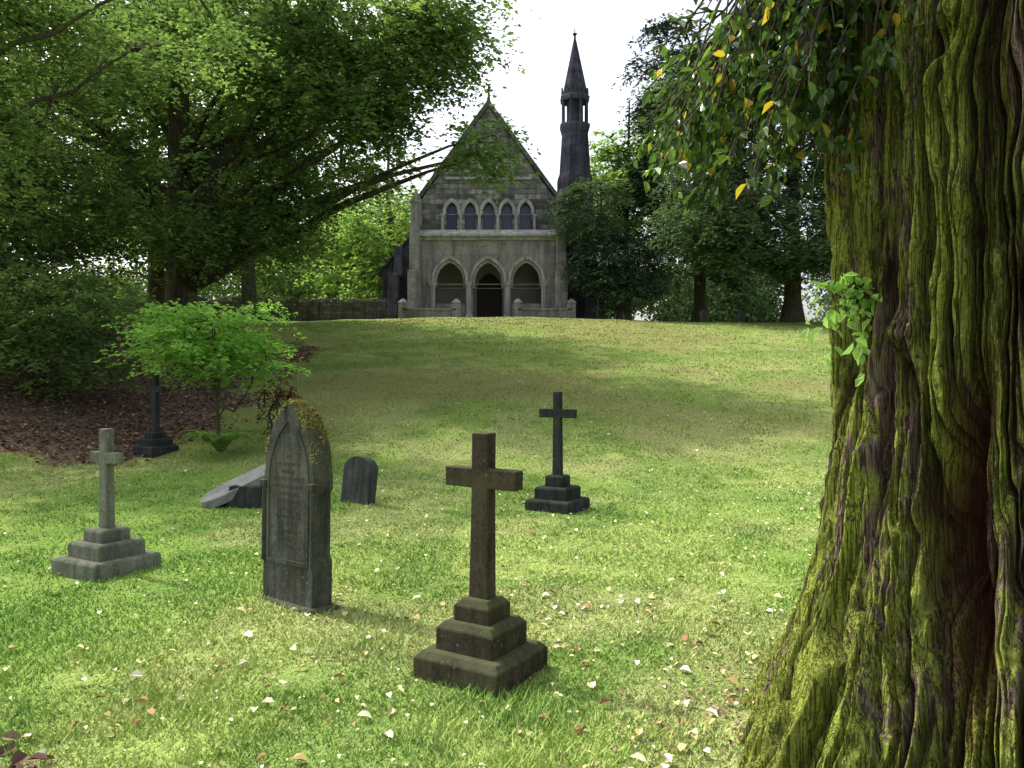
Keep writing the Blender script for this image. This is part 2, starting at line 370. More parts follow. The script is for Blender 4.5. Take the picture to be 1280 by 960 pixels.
make_tree('beech_tree',(-10.2,31),17,.3,[(-9.0,31,12,5.0,4,4.0,250)],.62,L_bright,14,.2,8,11,1.2,.4,.42,limbs=12)
make_tree('lime_tree',(-16,36),18,.4,[(-16,36,11.5,6,5,6,240),(-12.0,37,8.8,3.4,3,3.0,120)],.62,L_beech,15,.24,8,11,1.3,.4,.44,limbs=14)
make_tree('lime_tree',(-8,52),15,.35,[(-8.5,52,9.8,4.5,4,4.6,270)],.62,L_bright,31,.27,8,11,1.4,.4,.42,limbs=14)
make_tree('fir_tree',(-20,29),18,.4,[(-19.0,29,10.0,4.5,5,6.5,240)],.5,L_dark,16,.25,9,12,1.2,.5,.40,limbs=14)
make_tree('beech_sapling',(-5.0,13.6),3.2,.035,[(-5.2,13.5,2.35,1.35,1.1,.8,100),(-4.5,13.3,1.9,.7,.6,.45,22)],.6,L_lime,17,.09,6,12,.65,.22,.36,limbs=16,flat=.15,trunkbow=.2)
make_tree('copper_shrub',(-4.3,14.4),1.4,.02,[(-4.25,14.4,1.2,.32,.3,.4,16)],.6,L_red,18,.06,5,9,.3,.2,.2,limbs=8)
make_tree('understorey_shrub',(-9.5,16),3.2,.06,[(-9.2,16,2.6,2.0,1.4,1.2,150)],.6,L_beech,19,.11,7,11,.7,.3,.32,limbs=12,flat=.25)
make_tree('cedar_tree',(14.2,40.5),20,.45,[(13.2,39.5,13.5,6.0,5,6.0,380),(10.2,39,8.8,3.2,3,1.8,110),(14.5,38.5,8.0,4.2,3,1.3,90)],.35,L_mid,21,.28,9,12,1.5,.6,.46,limbs=26,flat=.2)
make_tree('fir_tree',(10.8,46),21,.4,[(10.5,45.5,13.5,3.6,3.6,7.0,280),(8.9,45,18.5,2.2,2.2,3.4,90)],.35,L_dark,22,.30,9,12,1.4,.6,.44,limbs=20,flat=.2)
make_tree('lime_tree',(7.2,50),17,.3,[(6.9,50,13.0,2.8,3,4.0,210)],.62,L_bright,23,.24,8,11,1.1,.4,.4,limbs=12)
make_tree('yew_bush',(5.4,40.2),3.6,.16,[(5.4,40.2,6.9,2.4,2.2,1.9,240)],.35,L_dark,24,.18,9,12,.7,.3,.2,limbs=14)
make_tree('larch_tree',(4.6,41.0),9,.15,[(4.6,41.0,9.4,1.3,1.2,2.4,110),(3.4,40.6,9.8,.9,.6,1.9,56)],.35,L_mid,25,.18,8,12,.9,.55,.38,limbs=22,flat=.2)
make_tree('fir_tree',(19,37),19,.4,[(18.0,37,12,4,4,7,220)],.35,L_dark,26,.28,8,12,1.4,.6,.42,limbs=14,flat=.2)
def mass(name,x0,x1,y0,y1,nc,tophi,mat,seed,gp):
    R=np.random.default_rng(seed)
    cx=R.uniform(x0,x1,nc);cy=R.uniform(y0,y1,nc)
    top=tophi*(.55+.9*fbm(cx*.12,cy*.05,0,seed));cz=4.4+R.random(nc)**.9*top
    k=fbm(cx*.22,cy*.03,cz*.35,seed+1)>gp;cx,cy,cz=cx[k],cy[k],cz[k];nc=len(cx);q=110
    P=np.repeat(np.stack([cx,cy,cz],1),q,0)+R.normal(0,1,(nc*q,3))*np.array([.75,.75,.5])
    m=len(P);V,F,a=leafquads(P,R.normal(0,1,(m,3)),R.normal(0,1,(m,3))+np.array([0,0,1]),R.uniform(.28,.45,m),R.uniform(.2,.3,m),np.clip(np.repeat(R.random(nc),q)*.5+.4*R.random(m),0,1))
    mk(name,V,F,mat,{'rnd':a})
mass('distant_trees',-50,-4,58,74,900,12,L_beech,99,.47)
mass('distant_trees',4,45,56,70,750,6,L_mid,98,.50)

# fern
A=Acc();R=np.random.default_rng(3);fx,fy=-4.6,12.6;fz=float(hz(fx,fy))
for k in range(26):
    az=R.random()*6.28;L=R.uniform(.45,.75);s=np.linspace(.08,1,16)
    P=np.stack([fx+np.cos(az)*L*s*.9,fy+np.sin(az)*L*s*.9,fz+L*(1.6*s-1.1*s*s)],1)
    T=np.gradient(P,axis=0);ll=.15*np.sin(np.pi*np.clip(s,.05,1)**.8)+.02
    for sd in (-1,1):
        D=np.stack([-T[:,1]*sd,T[:,0]*sd,T[:,2]*.3],1)
        V,F,a=leafquads(P,norm(D)+norm(T)*.4,np.tile([0,0,1.],(16,1)),ll,np.full(16,.035),R.random(16)*.5+.3);A.add(V,F,a)
A.mk('fern',L_bright,False,None,'rnd')

# ------------------------------------------------------------ stone helpers
def join_bm(name,parts,mat,loc,rot,bev=.006,seg=2,tilt=(0,0)):
    V=[];F=[];n=0
    me=bpy.data.meshes.new(name)
    for v,f in parts:
        V+= [tuple(q) for q in v];F+=[tuple(i+n for i in q) for q in f];n=len(V)
    me.from_pydata(V,[],F);me.update()
    bm=bmesh.new();bm.from_mesh(me);bmesh.ops.recalc_face_normals(bm,faces=bm.faces);bm.to_mesh(me);bm.free()
    me.materials.append(mat);ob=bpy.data.objects.new(name,me);COL.objects.link(ob)
    ob.location=loc;ob.rotation_euler=(tilt[0],tilt[1],rot)
    if bev:
        b=ob.modifiers.new('bevel','BEVEL');b.width=bev;b.segments=seg;b.limit_method='ANGLE'
    return ob
BF=[(0,3,2,1),(4,5,6,7),(0,1,5,4),(1,2,6,5),(2,3,7,6),(3,0,4,7)]
def box(cx,cy,z0,w,d,h,w2=None,d2=None):
    w2=w if w2 is None else w2;d2=d if d2 is None else d2
    v=[(cx-w/2,cy-d/2,z0),(cx+w/2,cy-d/2,z0),(cx+w/2,cy+d/2,z0),(cx-w/2,cy+d/2,z0),
       (cx-w2/2,cy-d2/2,z0+h),(cx+w2/2,cy-d2/2,z0+h),(cx+w2/2,cy+d2/2,z0+h),(cx-w2/2,cy+d2/2,z0+h)]
    return v,BF
def step(w,d,z0,h,ch):
    v,_=box(0,0,z0,w,d,h-ch);t,_=box(0,0,z0,w-2*ch,d-2*ch,h)
    V=v+t[4:]
    F=[(0,3,2,1),(0,1,5,4),(1,2,6,5),(2,3,7,6),(3,0,4,7),(4,5,9,8),(5,6,10,9),(6,7,11,10),(7,4,8,11),(8,9,10,11)]
    return V,F
def crossshape(sw,sw2,t,z0,zt,L,za,ah):
    o=[(-sw/2,z0),(sw/2,z0),(sw2/2,za-ah/2),(L/2,za-ah/2),(L/2,za+ah/2),(sw2/2,za+ah/2),(sw2/2,zt),(-sw2/2,zt),(-sw2/2,za+ah/2),(-L/2,za+ah/2),(-L/2,za-ah/2),(-sw2/2,za-ah/2)]
    n=len(o);V=[(x,-t/2,z) for x,z in o]+[(x,t/2,z) for x,z in o]
    F=[tuple(range(n)),tuple(range(2*n-1,n-1,-1))]+[(i,(i+1)%n,(i+1)%n+n,i+n) for i in range(n)]
    return V,F
def cross_monument(name,x,y,th,steps,sw,sw2,t,zt,L,za,ah,mat,ch=.025,tilt=(0,0)):
    z=-.08;parts=[]
    for i,(w,h) in enumerate(steps):
        hh=h+(.08 if i==0 else .005);parts.append(step(w,w,z if i==0 else z-.005,hh,ch));z=(z if i==0 else z-.005)+hh
    parts.append(crossshape(sw,sw2,t,z-.01,zt,L,za,ah))
    ob=join_bm(name,parts,mat,(x,y,float(hz(x,y))),-math.radians(th),.008,3,tilt)
    return ob
cross_monument('stone_cross_monument',-.165,4.33,31,[(.53,.145),(.36,.15),(.225,.115)],.125,.105,.085,1.30,.45,1.055,.105,M_front,.035,(0,.012))
cross_monument('stone_cross_monument',-3.3,6.5,30,[(.58,.125),(.41,.12),(.25,.10)],.115,.095,.075,1.15,.34,.915,.09,M_leftc,.018)
cross_monument('stone_cross_monument',.53,9.25,31,[(.56,.13),(.40,.14),(.22,.13)],.11,.09,.075,1.36,.46,1.11,.10,M_dark,.02)
cross_monument('stone_cross_monument',-5.8,13.0,30,[(.5,.12),(.38,.12),(.24,.1)],.12,.1,.08,1.27,.42,1.03,.10,M_dark,.02)

def arch(cx,w,zs,h,n=12,base=None):
    R=(w*w+h*h)/(2*w);pts=[]
    a1=math.atan2(h,R-w) 
    for i in range(n+1):
        a=a1*i/n;pts.append((cx+w-R+R*math.cos(a),zs+R*math.sin(a)))
    left=[(2*cx-x,z) for x,z in reversed(pts[:-1])]
    p=pts+left
    if base is not None: p=[(cx+w,base)]+p+[(cx-w,base)]
    return p
def plate(name,outer,holes,y0,t,mat,parent=None,cut=None):
    cu=bpy.data.curves.new(name,'CURVE');cu.dimensions='2D';cu.fill_mode='BOTH';cu.extrude=t/2
    for lp in [outer]+holes:
        sp=cu.splines.new('POLY');sp.points.add(len(lp)-1)
        for q,(x,z) in zip(sp.points,lp): q.co=(x,z,0,1)
        sp.use_cyclic_u=True
    ob=bpy.data.objects.new('tmp',cu);COL.objects.link(ob)
    dg=bpy.context.evaluated_depsgraph_get();dg.update()
    me=bpy.data.meshes.new_from_object(ob.evaluated_get(dg))
    bpy.data.objects.remove(ob)
    me.name=name
    me.transform(Matrix.Translation((0,y0+t/2,0))@Matrix.Rotation(math.pi/2,4,'X'))
    me.materials.clear();me.materials.append(mat)
    o=bpy.data.objects.new(name,me);COL.objects.link(o)
    if parent: o.parent=parent
    return o
# ---------------- gothic headstone
HS=empty('gothic_headstone');hx,hy=-1.52,5.62
HS.location=(hx,hy,float(hz(hx,hy))-.02);HS.rotation_euler=(math.radians(-2),math.radians(-1.5),-math.radians(41))
base=join_bm('base_block',[step(.68,.25,-.1,.14,.015)],M_head,(0,0,0),0,.006);base.parent=HS
w=.30
out_=[(w,.02),(w,.34),(w-.025,.38),(w-.025,.80),(w,.84),(w,.93)]+arch(0,w-.01,.95,.49,14)+[(-w,.93),(-w,.84),(-w+.025,.80),(-w+.025,.38),(-w,.34),(-w,.02)]
sl=plate('headstone_slab',out_,[],-.08,.16,M_head,HS)
b=sl.modifiers.new('b','BEVEL');b.width=.012;b.segments=2;b.limit_method='ANGLE'
rim=plate('arch_moulding',arch(0,w-.05,.88,.45,14,.30),[arch(0,w-.07,.88,.415,14,.33)],-.088,.010,M_head,HS)
for s in (-1,1):
    V,F=tube([(s*(w-.005),-.075,.3),(s*(w-.005),-.075,.83)],[.022,.022],10);c=mk('colonnette',V,F,M_head,None,True,HS)
    c2=join_bm('capital',[box(s*(w-.005),-.075,.825,.05,.05,.05,.075,.07)],M_head,(0,0,0),0,.004);c2.parent=HS
R=np.random.default_rng(71);ap=np.array(arch(0,w-.01,.95,.49,14));m=6000
t=R.beta(2.4,2.4,m)*(len(ap)-1);i0=np.clip(t.astype(int),0,len(ap)-2);fr=(t-i0)[:,None];pp=ap[i0]*(1-fr)+ap[i0+1]*fr
yy=R.uniform(-.088,.085,m);den=fbm(pp[:,0]*14,yy*14,pp[:,1]*14,72)>.43
pp,yy=pp[den],yy[den];m=len(pp)
MP=np.stack([pp[:,0],yy,pp[:,1]+R.uniform(-.014,.014,m)],1)
V,F,a=leafquads(MP,R.normal(0,1,(m,3))+np.array([0,0,.6]),R.normal(0,1,(m,3)),R.uniform(.008,.022,m),R.uniform(.006,.013,m),R.random(m))
L_moss=leafmat('cushion_moss',[(0,(.12,.13,.04)),(.5,(.27,.26,.08)),(1,(.48,.43,.15))],0)
mk('top_moss',V,F,L_moss,{'rnd':a},False,HS)
M_ink=plain('engraved_lettering',(.04,.042,.036),.9)
lines=["IN","LOVING MEMORY OF","MARGARET","WIFE OF JOHN HARDIE","WHO DIED 12 MARCH 1887","AGED 64 YEARS","ALSO THE ABOVE","JOHN HARDIE","WHO DIED 3 MAY 1894","AGED 71 YEARS","ALSO THEIR SON","WILLIAM","AT REST"]
for i,t_ in enumerate(lines):
    cu=bpy.data.curves.new('inscription','FONT');cu.body=t_;cu.size=.030 if i%3 else .036;cu.align_x='CENTER';cu.extrude=.0006
    o=bpy.data.objects.new('inscription_line',cu);COL.objects.link(o);o.parent=HS;o.location=(0,-.0812,1.04-i*.052);o.rotation_euler=(math.pi/2,0,0);cu.materials.append(M_ink)
SH=plate('small_headstone',[(.2,-.1),(.2,.38)]+[(.2*math.cos(a),.38+.15*math.sin(a)) for a in np.linspace(.15,math.pi-.15,12)]+[(-.2,.38),(-.2,-.1)],[],-.07,.14,M_grey)
SH.location=(-1.80,9.3,float(hz(-1.80,9.3)));SH.rotation_euler=(math.radians(-5),math.radians(4),-math.radians(30))
b=SH.modifiers.new('b','BEVEL');b.width=.02;b.segments=3;b.limit_method='ANGLE'
FS=empty('fallen_headstone');FS.location=(-3.2,9.3,float(hz(-3.2,9.3)));FS.scale=(.88,.88,.88)
o=plate('fallen_slab',[(.24,-.45),(.27,.2)]+arch(0,.25,.22,.28,8)+[(-.27,.2),(-.24,-.45)],[],-.055,.11,M_pale)
e1=Vector((-.88,-.12,-.42)).normalized();e2=Vector((-.12,1,.28));e3=e1.cross(e2).normalized()
if e3.z<0: e3=-e3
e2=e3.cross(e1).normalized()
o.parent=FS;Mx=Matrix((( e2.x,-e3.x,e1.x,.0),(e2.y,-e3.y,e1.y,0),(e2.z,-e3.z,e1.z,.22),(0,0,0,1)))
if Mx.to_3x3().determinant()<0: Mx=Matrix(((-e2.x,-e3.x,e1.x,.0),(-e2.y,-e3.y,e1.y,0),(-e2.z,-e3.z,e1.z,.22),(0,0,0,1)))
o.matrix_local=Mx
b=o.modifiers.new('b','BEVEL');b.width=.01;b.segments=2;b.limit_method='ANGLE'
o=join_bm('broken_plinth',[box(.22,0,-.1,.5,.5,.36,.42,.44),box(-.12,.02,-.1,.36,.42,.2,.3,.36)],M_dark,(0,0,0),math.radians(-12),.015);o.parent=FS

# ------------------------------------------------------------ chapel
CH=empty('stone_chapel');CX=-1.25;Y0=43.0;GZ=4.35
def pb(name,boxes,mat,bev=.015):
    o=join_bm(name,boxes,mat,(CX,0,0),0,bev);o.parent=CH;return o
def pl(name,outer,holes,y0,t,mat):
    o=plate(name,outer,holes,y0,t,mat,CH);o.location=(CX,0,0);return o
HW=3.75
arches=[arch(c,.82,6.55,1.15,12,4.6) for c in (-2.0,0,2.0)]
pl('porch_wall',[(-HW,GZ-.3),(HW,GZ-.3),(HW,8.7),(-HW,8.7)],arches,Y0-1.2,.5,M_ash)
for c in (-2.0,0,2.0):
    pl('arch_hood',arch(c,.97,6.55,1.36,12,6.4),[arch(c,.83,6.55,1.17,12,6.38)],Y0-1.28,.079,M_trim)
    pl('arch_order',arch(c,.818,6.55,1.148,12,6.2),[arch(c,.70,6.55,1.0,12,6.19)],Y0-1.1,.2,M_trim)
for c in (-2.9,-1.0,1.0,2.9):
    V,F=tube([(c,Y0-1.25,4.8),(c,Y0-1.25,6.3)],[.14,.13],14);o=mk('porch_column',V,F,M_trim,None,True,CH);o.location=(CX,0,0)
    pb('column_capital',[box(c,Y0-1.25,6.28,.28,.28,.25,.44,.40)],M_trim)
    pb('column_base',[box(c,Y0-1.25,4.4,.46,.42,.42,.32,.32)],M_trim)
pl('porch_back_wall',[(-HW+.05,GZ-.2),(HW-.05,GZ-.2),(HW-.05,8.6),(-HW+.05,8.6)],[arch(0,.7,6.3,1.0,10,4.4)],Y0+1.2,.2,M_porch)
pl('chapel_door',arch(0,.72,6.3,1.02,10,4.4),[],Y0+1.36,.1,M_door)
pb('porch_side_walls',[box(-HW+.2,Y0+.3,GZ-.2,.4,1.8,8.6-GZ),box(HW-.2,Y0+.3,GZ-.2,.4,1.8,8.6-GZ)],M_ash)
pb('porch_low_walls',[box(-2.0,Y0-.95,GZ,1.6,.2,1.05),box(2.0,Y0-.95,GZ,1.6,.2,1.05)],M_ash)
pb('porch_ceiling',[box(0,Y0+.2,8.45,2*HW-.8,1.8,.15)],M_porch)
pb('string_course',[box(0,Y0-1.0,8.7,2*HW+.16,.62,.16),box(0,Y0-1.06,8.86,2*HW+.36,.8,.12),box(0,Y0-.85,8.98,2*HW+.1,1.0,.3,2*HW+.1,.25)],M_trim)
EZ=10.75;AZ=15.9;G0=Y0-.35
lan=[arch(c,.30,10.35,.5,8,9.15) for c in (-1.96,-.98,0,.98,1.96)]
tri=[(.42*math.cos(a)*(1+.18*math.cos(3*(a-math.pi/2))),13.05+.42*math.sin(a)*(1+.18*math.cos(3*(a-math.pi/2)))) for a in np.linspace(0,2*math.pi,36,endpoint=False)]
pl('gable_wall',[(-HW,8.95),(HW,8.95),(HW,EZ),(0,AZ),(-HW,EZ)],lan+[tri],G0,.5,M_rubble)
pl('lancet_glazing',[(-2.6,9.0),(2.6,9.0),(2.6,11.2),(-2.6,11.2)],[],G0+.3,.03,M_glass)
pl('trefoil_glazing',[(-.7,12.5),(.7,12.5),(.7,13.7),(-.7,13.7)],[],G0+.3,.03,M_glass)
for c in (-1.96,-.98,0,.98,1.96):
    pl('lancet_hood',arch(c,.475,10.35,.72,10,10.2),[arch(c,.31,10.35,.51,10,10.19)],G0-.10,.099,M_trim)
for c in (-2.45,-1.47,-.49,.49,1.47,2.45):
    V,F=tube([(c,G0-.06,9.3),(c,G0-.06,10.1)],[.09,.08],10);o=mk('lancet_column',V,F,M_trim,None,True,CH);o.location=(CX,0,0)
    pb('lancet_capital',[box(c,G0-.06,10.08,.18,.16,.14,.3,.2),box(c,G0-.06,9.15,.26,.2,.16,.2,.18)],M_trim,.008)
pb('window_sill',[box(0,G0-.08,8.98,5.6,.3,.16)],M_trim)
tro=[(x*1.28,13.05+(z-13.05)*1.28) for x,z in tri]
pl('trefoil_surround',tro,[[(x*1.02,13.05+(z-13.05)*1.02) for x,z in tri]],G0-.07,.069,M_trim)
pb('gable_band',[box(0,G0-.04,12.05,4.6,.1,.14)],M_trim)
pl('gable_coping',[(-HW-.25,EZ-.2),(-HW-.25,EZ+.12),(0,AZ+.42),(HW+.25,EZ+.12),(HW+.25,EZ-.2),(0,AZ+.03)],[],G0-.12,.75,M_cope)
pb('gable_finial',[box(0,G0+.2,AZ+.25,.26,.26,.35,.14,.14),box(0,G0+.2,AZ+.55,.1,.1,.75),box(0,G0+.2,AZ+.9,.46,.1,.11)],M_cope)
pb('nave_walls',[box(-HW+.25,Y0+10,GZ-.3,.5,19.5,EZ-GZ+.3),box(HW-.25,Y0+10,GZ-.3,.5,19.5,EZ-GZ+.3)],M_rubble)
pl('rear_gable',[(-HW,GZ),(HW,GZ),(HW,EZ),(0,AZ),(-HW,EZ)],[],Y0+19.6,.4,M_rubble)
o=pl('roof_slopes',[(-HW-.2,EZ-.25),(0,AZ+.02),(HW+.2,EZ-.25),(HW+.2,EZ-.02),(0,AZ+.25),(-HW-.2,EZ-.02)],[],Y0+.45,19.4,M_slate)
bt=[]
for s in (-1,1):
    bt+=[box(s*(HW+.05),Y0-1.45,GZ-.3,.62,1.1,3.0,.62,.95),box(s*(HW+.05),Y0-1.3,GZ+2.68,.5,.8,2.0,.5,.7),box(s*(HW+.05),Y0-1.1,GZ+4.66,.44,.6,1.6,.44,.35),box(s*(HW+.05),Y0-.55,GZ+5.2,.52,.75,1.2),box(s*(HW+.05),Y0-.55,GZ+6.38,.66,.85,.12,.66,.85),box(s*(HW+.05),Y0-.55,GZ+6.48,.56,.75,.6,.04,.75)]
pb('corner_buttresses',bt,M_ash,.02)
v=[(-HW-2.1,Y0+.6,GZ-.3),(-HW,Y0+.6,GZ-.3),(-HW,Y0+14,GZ-.3),(-HW-2.1,Y0+14,GZ-.3),(-HW-2.1,Y0+.6,GZ+2.9),(-HW,Y0+.6,GZ+5.3),(-HW,Y0+14,GZ+5.3),(-HW-2.1,Y0+14,GZ+2.9)]
pb('side_aisle',[(v,BF)],M_drkst)
v=[(-HW-2.3,Y0+.4,GZ+2.7),(-HW-.0,Y0+.4,GZ+5.35),(-HW-.0,Y0+14,GZ+5.35),(-HW-2.3,Y0+14,GZ+2.7),(-HW-2.3,Y0+.4,GZ+2.85),(-HW-.0,Y0+.4,GZ+5.5),(-HW-.0,Y0+14,GZ+5.5),(-HW-2.3,Y0+14,GZ+2.85)]
pb('side_aisle_roof',[(v,BF)],M_slate)
pb('side_buttress',[box(-HW-1.3,Y0-.1,GZ-.3,.5,1.6,3.0,.5,1.3),box(-HW-1.1,Y0+.1,GZ+2.6,.4,1.2,1.6,.4,.3)],M_drkst)
TX,TY=3.62-CX,46.2
def octs(z,r): return [(TX+r*math.cos(a+math.pi/8),TY+r*math.sin(a+math.pi/8),z) for a in np.linspace(0,2*math.pi,8,endpoint=False)]
def rings(lst):
    V=[];F=[]
    for z,r in lst: V+=octs(z,r)
    for i in range(len(lst)-1):
        for j in range(8): F.append((i*8+j,i*8+(j+1)%8,(i+1)*8+(j+1)%8,(i+1)*8+j))
    F.append(tuple(range(7,-1,-1)));F.append(tuple(range(len(V)-8,len(V))));return V,F
pb('turret_shaft',[rings([(GZ-.3,1.35),(9.5,1.3),(9.8,1.12),(12.9,1.08),(13.2,.95),(15.5,.80),(15.9,.92),(16.05,.92)])],M_drkst,.02)
pb('turret_core',[rings([(16.0,.5),(17.7,.5)])],M_drkst,.0)
for a in np.linspace(0,2*math.pi,8,endpoint=False):
    x=TX+.72*math.cos(a+math.pi/8);y=TY+.72*math.sin(a+math.pi/8)
    V,F=tube([(x,y,16.0),(x,y,17.4)],[.085,.08],8);o=mk('turret_column',V,F,M_drkst,None,True,CH);o.location=(CX,0,0)
    x=TX+.74*math.cos(a);y=TY+.74*math.sin(a)
    o=join_bm('turret_gablet',[([(-.30,-.04,-.25),(.30,-.04,-.25),(0,-.04,.45),(-.30,.06,-.25),(.30,.06,-.25),(0,.06,.45)],[(0,1,2),(5,4,3),(0,3,4,1),(1,4,5,2),(2,5,3,0)])],M_drkst,(CX+x,y,17.75),a+math.pi/2,.0);o.parent=CH
pb('spire',[rings([(17.35,.86),(17.6,.9),(17.72,.78),(21.0,.07),(21.25,.05)])],M_drkst,.01)
pb('spire_finial',[box(TX,TY,21.2,.14,.14,.1,.24,.24),box(TX,TY,21.3,.05,.05,.3)],M_drkst,.0)
pb('eaves_pinnacle',[box(HW+.55,Y0+1.0,GZ,.5,.5,6.6),box(HW+.55,Y0+1.0,GZ+6.6,.5,.5,1.1,.04,.04)],M_drkst)
pb('entrance_steps',[box(0,Y0-2.1,GZ-.2,2.6,1.4,.25),box(0,Y0-1.9,GZ,2.3,1.0,.22)],M_trim)
fw=[]
for s in (-1,1):
    fw+=[box(s*2.9,Y0-2.6,GZ-.4,2.6,.3,.95),box(s*2.9,Y0-2.6,GZ+.55,2.7,.42,.1)]
    for q in (1.55,4.25): fw+=[box(s*q,Y0-2.6,GZ-.4,.42,.42,1.35),box(s*q,Y0-2.6,GZ+.94,.52,.52,.22,.1,.1)]
fo=join_bm('forecourt_wall',fw,M_ash,(CX,0,0),0,.015)
wl=[];R2=random.Random(4)
for i in range(24):
    x=-20+i*.58; wl.append(box(x,41.2+R2.uniform(-.04,.04),GZ-.5,.57,.5,1.6+R2.uniform(-.05,.05)))
    wl.append(box(x+R2.uniform(-.1,.1),41.2,GZ+1.05,R2.uniform(.35,.5),.45,.12+R2.uniform(0,.14),.33,.3))
join_bm('dry_stone_wall',wl,M_wall,(0,0,0),0,.03)
for (x,y,w_,h) in [(9.6,40.2,.4,.6),(11.6,40.6,.4,.55)]:
    o=plate('ridge_headstone',[(w_/2,-.2),(w_/2,h*.75)]+[(w_/2*math.cos(a),h*.75+.25*h*math.sin(a)) for a in np.linspace(.2,math.pi-.2,8)]+[(-w_/2,h*.75),(-w_/2,-.2)],[],-.07,.14,M_cope)
    o.location=(x,y,float(hz(x,y)));o.rotation_euler=(0,.03,.2)

# ------------------------------------------------------------ foreground yew trunk
YT=empty('yew_tree');cx0,cy0=2.06,3.08
def bil(v,p): return np.abs(2*v-1)**p
def rad(th,z):
    wob=.22*(fbm(np.cos(th)*1.6,np.sin(th)*1.6,z*.9,41)-.5)+.13*(fbm(np.cos(th)*5,np.sin(th)*5,z*2.0,42)-.5)+.06*(fbm(np.cos(th)*14,np.sin(th)*14,z*5,43,2)-.5)
    ph=th+.10*z*np.sin(z*.5+1)+wob
    c,s=np.cos(ph),np.sin(ph)
    b1=bil(vn3(c*2.4,s*2.4,z*.25,51),.8)
    b2=bil(vn3(c*7,s*7,z*.30,52),.55)
    b3=bil(vn3(c*15,s*15,z*.40,53),.55)
    b3b=bil(vn3(c*30,s*30,z*.55,57),.6)
    b3c=bil(vn3(c*58,s*58,z*1.0,58),.7)
    b4=vn3(c*110,s*110,z*2.6,54);b7=fbm(c*20,s*20,z*20,59,2)
    r=.548+.12*b1+.125*b2+.095*b3+.068*b3b+.034*b3c+.013*b4+.018*b7
    r=r+.05*sstep(1.4,3.0,z)
    fl=np.clip(1-z/.95,0,1.2)**1.25
    r=r+fl*(.02+.09*b1+.20*b2+.09*b3)
    for (kt,kz,kr,ka) in [(-2.62,2.72,.06,-.16),(-2.62,2.72,.13,.09),(-2.80,1.75,.05,.07),(-2.35,1.98,.06,.06),(-2.2,1.55,.09,.06),(-2.5,2.2,.07,.05),(-2.95,1.3,.05,.06),(-2.65,1.15,.05,.05)]:
        d2=((th-kt)*.75)**2+((z-kz)*.8)**2
        r=r+ka*np.exp(-d2/kr**2)
    tc=-2.46+.07*np.sin(z*4)
    d=((th-tc)/.085)**2+((z-1.02)/.48)**2
    r=r-.30*np.exp(-d**1.5)
    hol=np.exp(-d**1.2)
    tc=-2.08+.05*np.sin(z*5);d=((th-tc)/.06)**2+((z-2.3)/.7)**2
    r=r-.22*np.exp(-d**1.5);hol=np.maximum(hol,np.exp(-d**1.2)*.7)
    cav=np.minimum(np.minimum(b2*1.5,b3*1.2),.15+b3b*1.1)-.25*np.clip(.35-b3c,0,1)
    strip=vn3(c*16,s*16,z*.7,63)
    return r,cav,hol,b3,strip
nt_,nz_=2200,700
TH=np.linspace(-math.pi,math.pi,nt_,endpoint=False);ZZ=np.linspace(-.15,4.4,nz_)
T,Zg=np.meshgrid(TH,ZZ);Rr,cav,hol,bb3,strip=rad(T,Zg)
tap=1-.04*np.clip(Zg-1,0,5)
Rr=Rr*tap
V=np.stack([cx0+Rr*np.cos(T)+.02*Zg,cy0+Rr*np.sin(T),Zg],-1).reshape(-1,3)
i=np.arange(nz_-1)[:,None]*nt_;j=np.arange(nt_)[None,:];j2=(j+1)%nt_
F=np.stack([i+j,i+j2,i+nt_+j2,i+nt_+j],-1).reshape(-1,4)
m_yew,nt,out=newmat('mossy_yew_bark');g=G(nt)
co=g.n('ShaderNodeTexCoord').outputs['Object']
cv=g.n('ShaderNodeAttribute',attribute_name='cav').outputs['Fac'];hl=g.n('ShaderNodeAttribute',attribute_name='hol').outputs['Fac'];ms=g.n('ShaderNodeAttribute',attribute_name='moss').outputs['Fac']
mp=g.n('ShaderNodeMapping',{'Vector':co,'Scale':(18,18,1.2)}).outputs[0]
fb=g.noise(mp,3,5,.75,.3);fn=g.noise(co,80,3,.7);mn=g.noise(co,7,5,.75)
mp2=g.n('ShaderNodeMapping',{'Vector':co,'Scale':(34,34,1.5)}).outputs[0]
ck=g.math('ABSOLUTE',g.math('SUBTRACT',g.noise(mp2,1.3,3,.6,.6),.5))
crack=g.ramp(ck,[(.0,1.),(.045,0.)])
bark=g.mix(g.ramp(fb,[(.3,0.),(.7,1.)]),(.08,.052,.042),(.38,.30,.245))
bark=g.mix(g.ramp(mn,[(.5,0.),(.72,.65)]),bark,(.25,.11,.075))
mossc=g.mix(g.ramp(fn,[(.3,0.),(.7,1.)]),(.14,.19,.025),(.44,.54,.08))
mossc=g.mix(g.ramp(mn,[(.42,0.),(.62,.55)]),mossc,(.20,.21,.065))
mf=g.ramp(g.math('ADD',ms,g.math('MULTIPLY',g.math('SUBTRACT',g.math('ADD',fb,mn),1.),2.2)),[(.38,0.),(.60,1.)])
col=g.mix(g.math('MULTIPLY',mf,.95),bark,mossc)
col=g.mix(g.ramp(cv,[(.12,.93),(.62,0.)]),col,(.032,.022,.016))  # furrows between strands darkened in the bark colour, standing in for crease shade
col=g.mix(g.math('MULTIPLY',crack,.7),col,(.04,.026,.019))
col=g.mix(g.math('MULTIPLY',hl,1.3,True),col,(.12,.045,.03))
hh=g.math('SUBTRACT',g.math('ADD',g.math('MULTIPLY',fb,1.4),g.math('ADD',g.math('MULTIPLY',fn,.4),g.math('MULTIPLY',mn,.4))),g.math('MULTIPLY',crack,.9))
bp=g.n('ShaderNodeBump',{'Height':hh,'Strength':.95,'Distance':.028})
p=g.n('ShaderNodeBsdfDiffuse',{'Color':col,'Normal':bp.outputs[0]})
